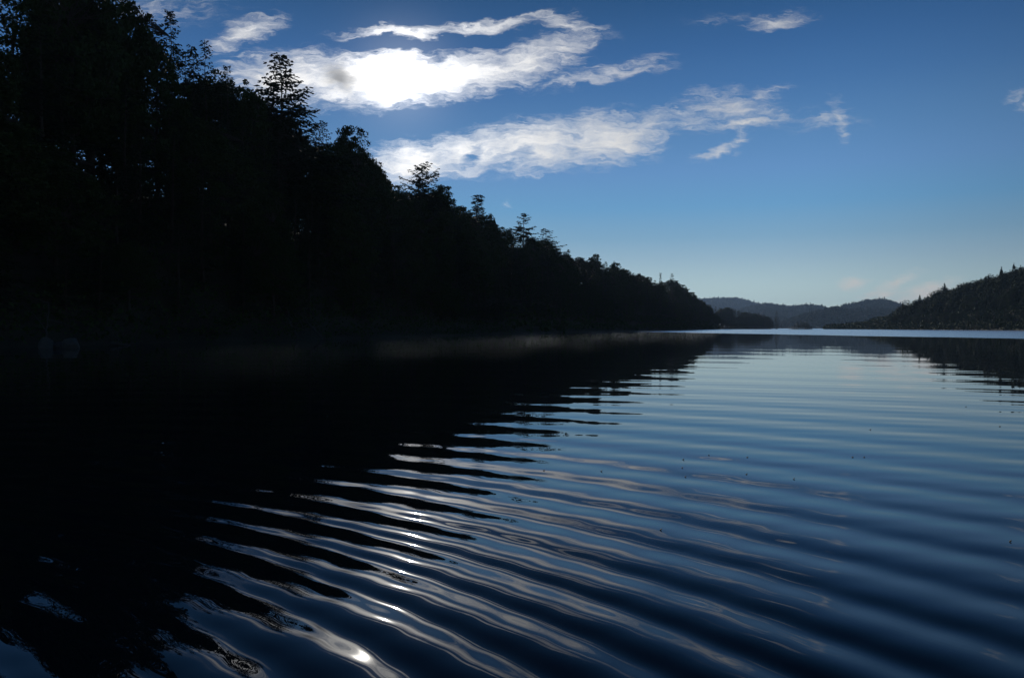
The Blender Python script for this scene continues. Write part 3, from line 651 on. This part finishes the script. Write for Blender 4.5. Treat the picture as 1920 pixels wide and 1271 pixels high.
# floating specks on the near water
for j, (px, py) in enumerate([(1282, 862), (1280, 878), (1330, 854), (1286, 895), (1402, 858), (1490, 899), (1401, 890), (1240, 995), (1622, 858), (1600, 858), (1128, 884), (1876, 800), (1812, 763), (1020, 883), (1898, 1017), (1633, 806)]):
    y = CAMH * FPX / (py - HOR); x = at(px, y); g = np.random.default_rng(j); m_ = 9; th_ = np.linspace(0, 2 * np.pi, m_ + 1)[:-1]; rr = .0055 * (y / 6) ** .6 * g.uniform(.7, 1.2, m_)
    V = np.concatenate([np.stack([np.cos(th_) * rr * 1.5, np.sin(th_) * rr, 0 * th_ + .002 + .004 * np.cos(th_)], 1), np.stack([np.cos(th_) * rr * 1.4, np.sin(th_) * rr * .9, 0 * th_ + .007 + .004 * np.cos(th_)], 1)])
    k = np.arange(m_); F = [np.stack([k, (k + 1) % m_, (k + 1) % m_ + m_, k + m_], 1), (np.arange(m_) + m_)[None]]
    o = link(bpy.data.objects.new('floating_leaf', npmesh('leaf_speck', V, F, [M_SPECK]))); o.location = (x, y, 0.0)
    tag(o, 'tiny dark fallen leaf floating on the rippled open water', 'leaf', 'leaves afloat on the near water')
# ------------------------------------------------------------------ air: haze over everything, morning mist on the water
def outward(me):
    import bmesh
    bm = bmesh.new(); bm.from_mesh(me); bmesh.ops.recalc_face_normals(bm, faces=bm.faces); bm.to_mesh(me); bm.free(); return me
def box(name, lo, hi, m_):
    V = np.array([(x, y, z) for z in (lo[2], hi[2]) for y in (lo[1], hi[1]) for x in (lo[0], hi[0])], dtype=float)
    F = np.array([(0, 2, 3, 1), (4, 5, 7, 6), (0, 1, 5, 4), (2, 6, 7, 3), (0, 4, 6, 2), (1, 3, 7, 5)])
    return link(bpy.data.objects.new(name, outward(npmesh(name, V, [F], [m_]))))
def volmat(name, col, dens, aniso):
    m_ = bpy.data.materials.new(name); m_.use_nodes = True; t = NT(m_.node_tree); t.n.clear(); o = t.n.new('ShaderNodeOutputMaterial')
    v = t.n.new('ShaderNodeVolumePrincipled'); v.inputs['Color'].default_value = (*col, 1); v.inputs['Density'].default_value = dens; v.inputs['Anisotropy'].default_value = aniso
    t.l.new(v.outputs[0], o.inputs['Volume']); return m_, t, v
hm, _t, _v = volmat('haze', (.42, .64, 1.0), HAZE, .15)
tag(box('haze', (-5200, -1500, -4), (5200, 6900, HTOP), hm), 'thin blue morning haze over the lake', 'haze', None, 'stuff')

# mist lying on the water in the lee of the dark shore
ins = np.array([pl[i] for i in range(1, 10)]); dd = np.gradient(ins, axis=0); nn2 = unit(np.stack([-dd[:, 1], dd[:, 0]], 1))
wid = np.array([22, 32, 38, 42, 44, 46, 46, 48, 50.0])[:, None]
A_, B_ = ins - nn2 * 1.0, ins - nn2 * wid
ring = np.concatenate([A_, B_[::-1]]); n_ = len(ring); k = np.arange(n_); na_ = len(A_)
MV = np.concatenate([np.column_stack([ring, np.full(n_, .03)]), np.column_stack([ring, np.full(n_, 1.05)])])
i = np.arange(na_ - 1); bot = np.stack([i, n_ - 1 - i, n_ - 2 - i, i + 1], 1); top = np.stack([i, i + 1, n_ - 2 - i, n_ - 1 - i], 1) + n_
side = np.stack([k, (k + 1) % n_, (k + 1) % n_ + n_, k + n_], 1)
mm, t, v = volmat('mist', (.84, .92, 1.0), 0.0, .6)
g_ = t.n.new('ShaderNodeNewGeometry'); P_ = g_.outputs['Position']; mx_, my_, mz_ = t.sep(P_)
d_ = t.smooth(t.noise(t.mapping(P_, sc=(.55, .45, 1.2)), .22, 6, .68), .50, .80)
d_ = t.m('MULTIPLY', d_, t.m('SUBTRACT', 1.0, t.smooth(mz_, .05, .8)))
t.l.new(t.m('MULTIPLY', d_, 0.75e-2), v.inputs['Density'])
mo = link(bpy.data.objects.new('mist', outward(npmesh('mist', MV, [np.concatenate([bot, top, side])], [mm]))))
tag(mo, 'thin grey mist lying on the water along the dark shore', 'mist', None, 'stuff')
mm.cycles.volume_step_rate = 0.5
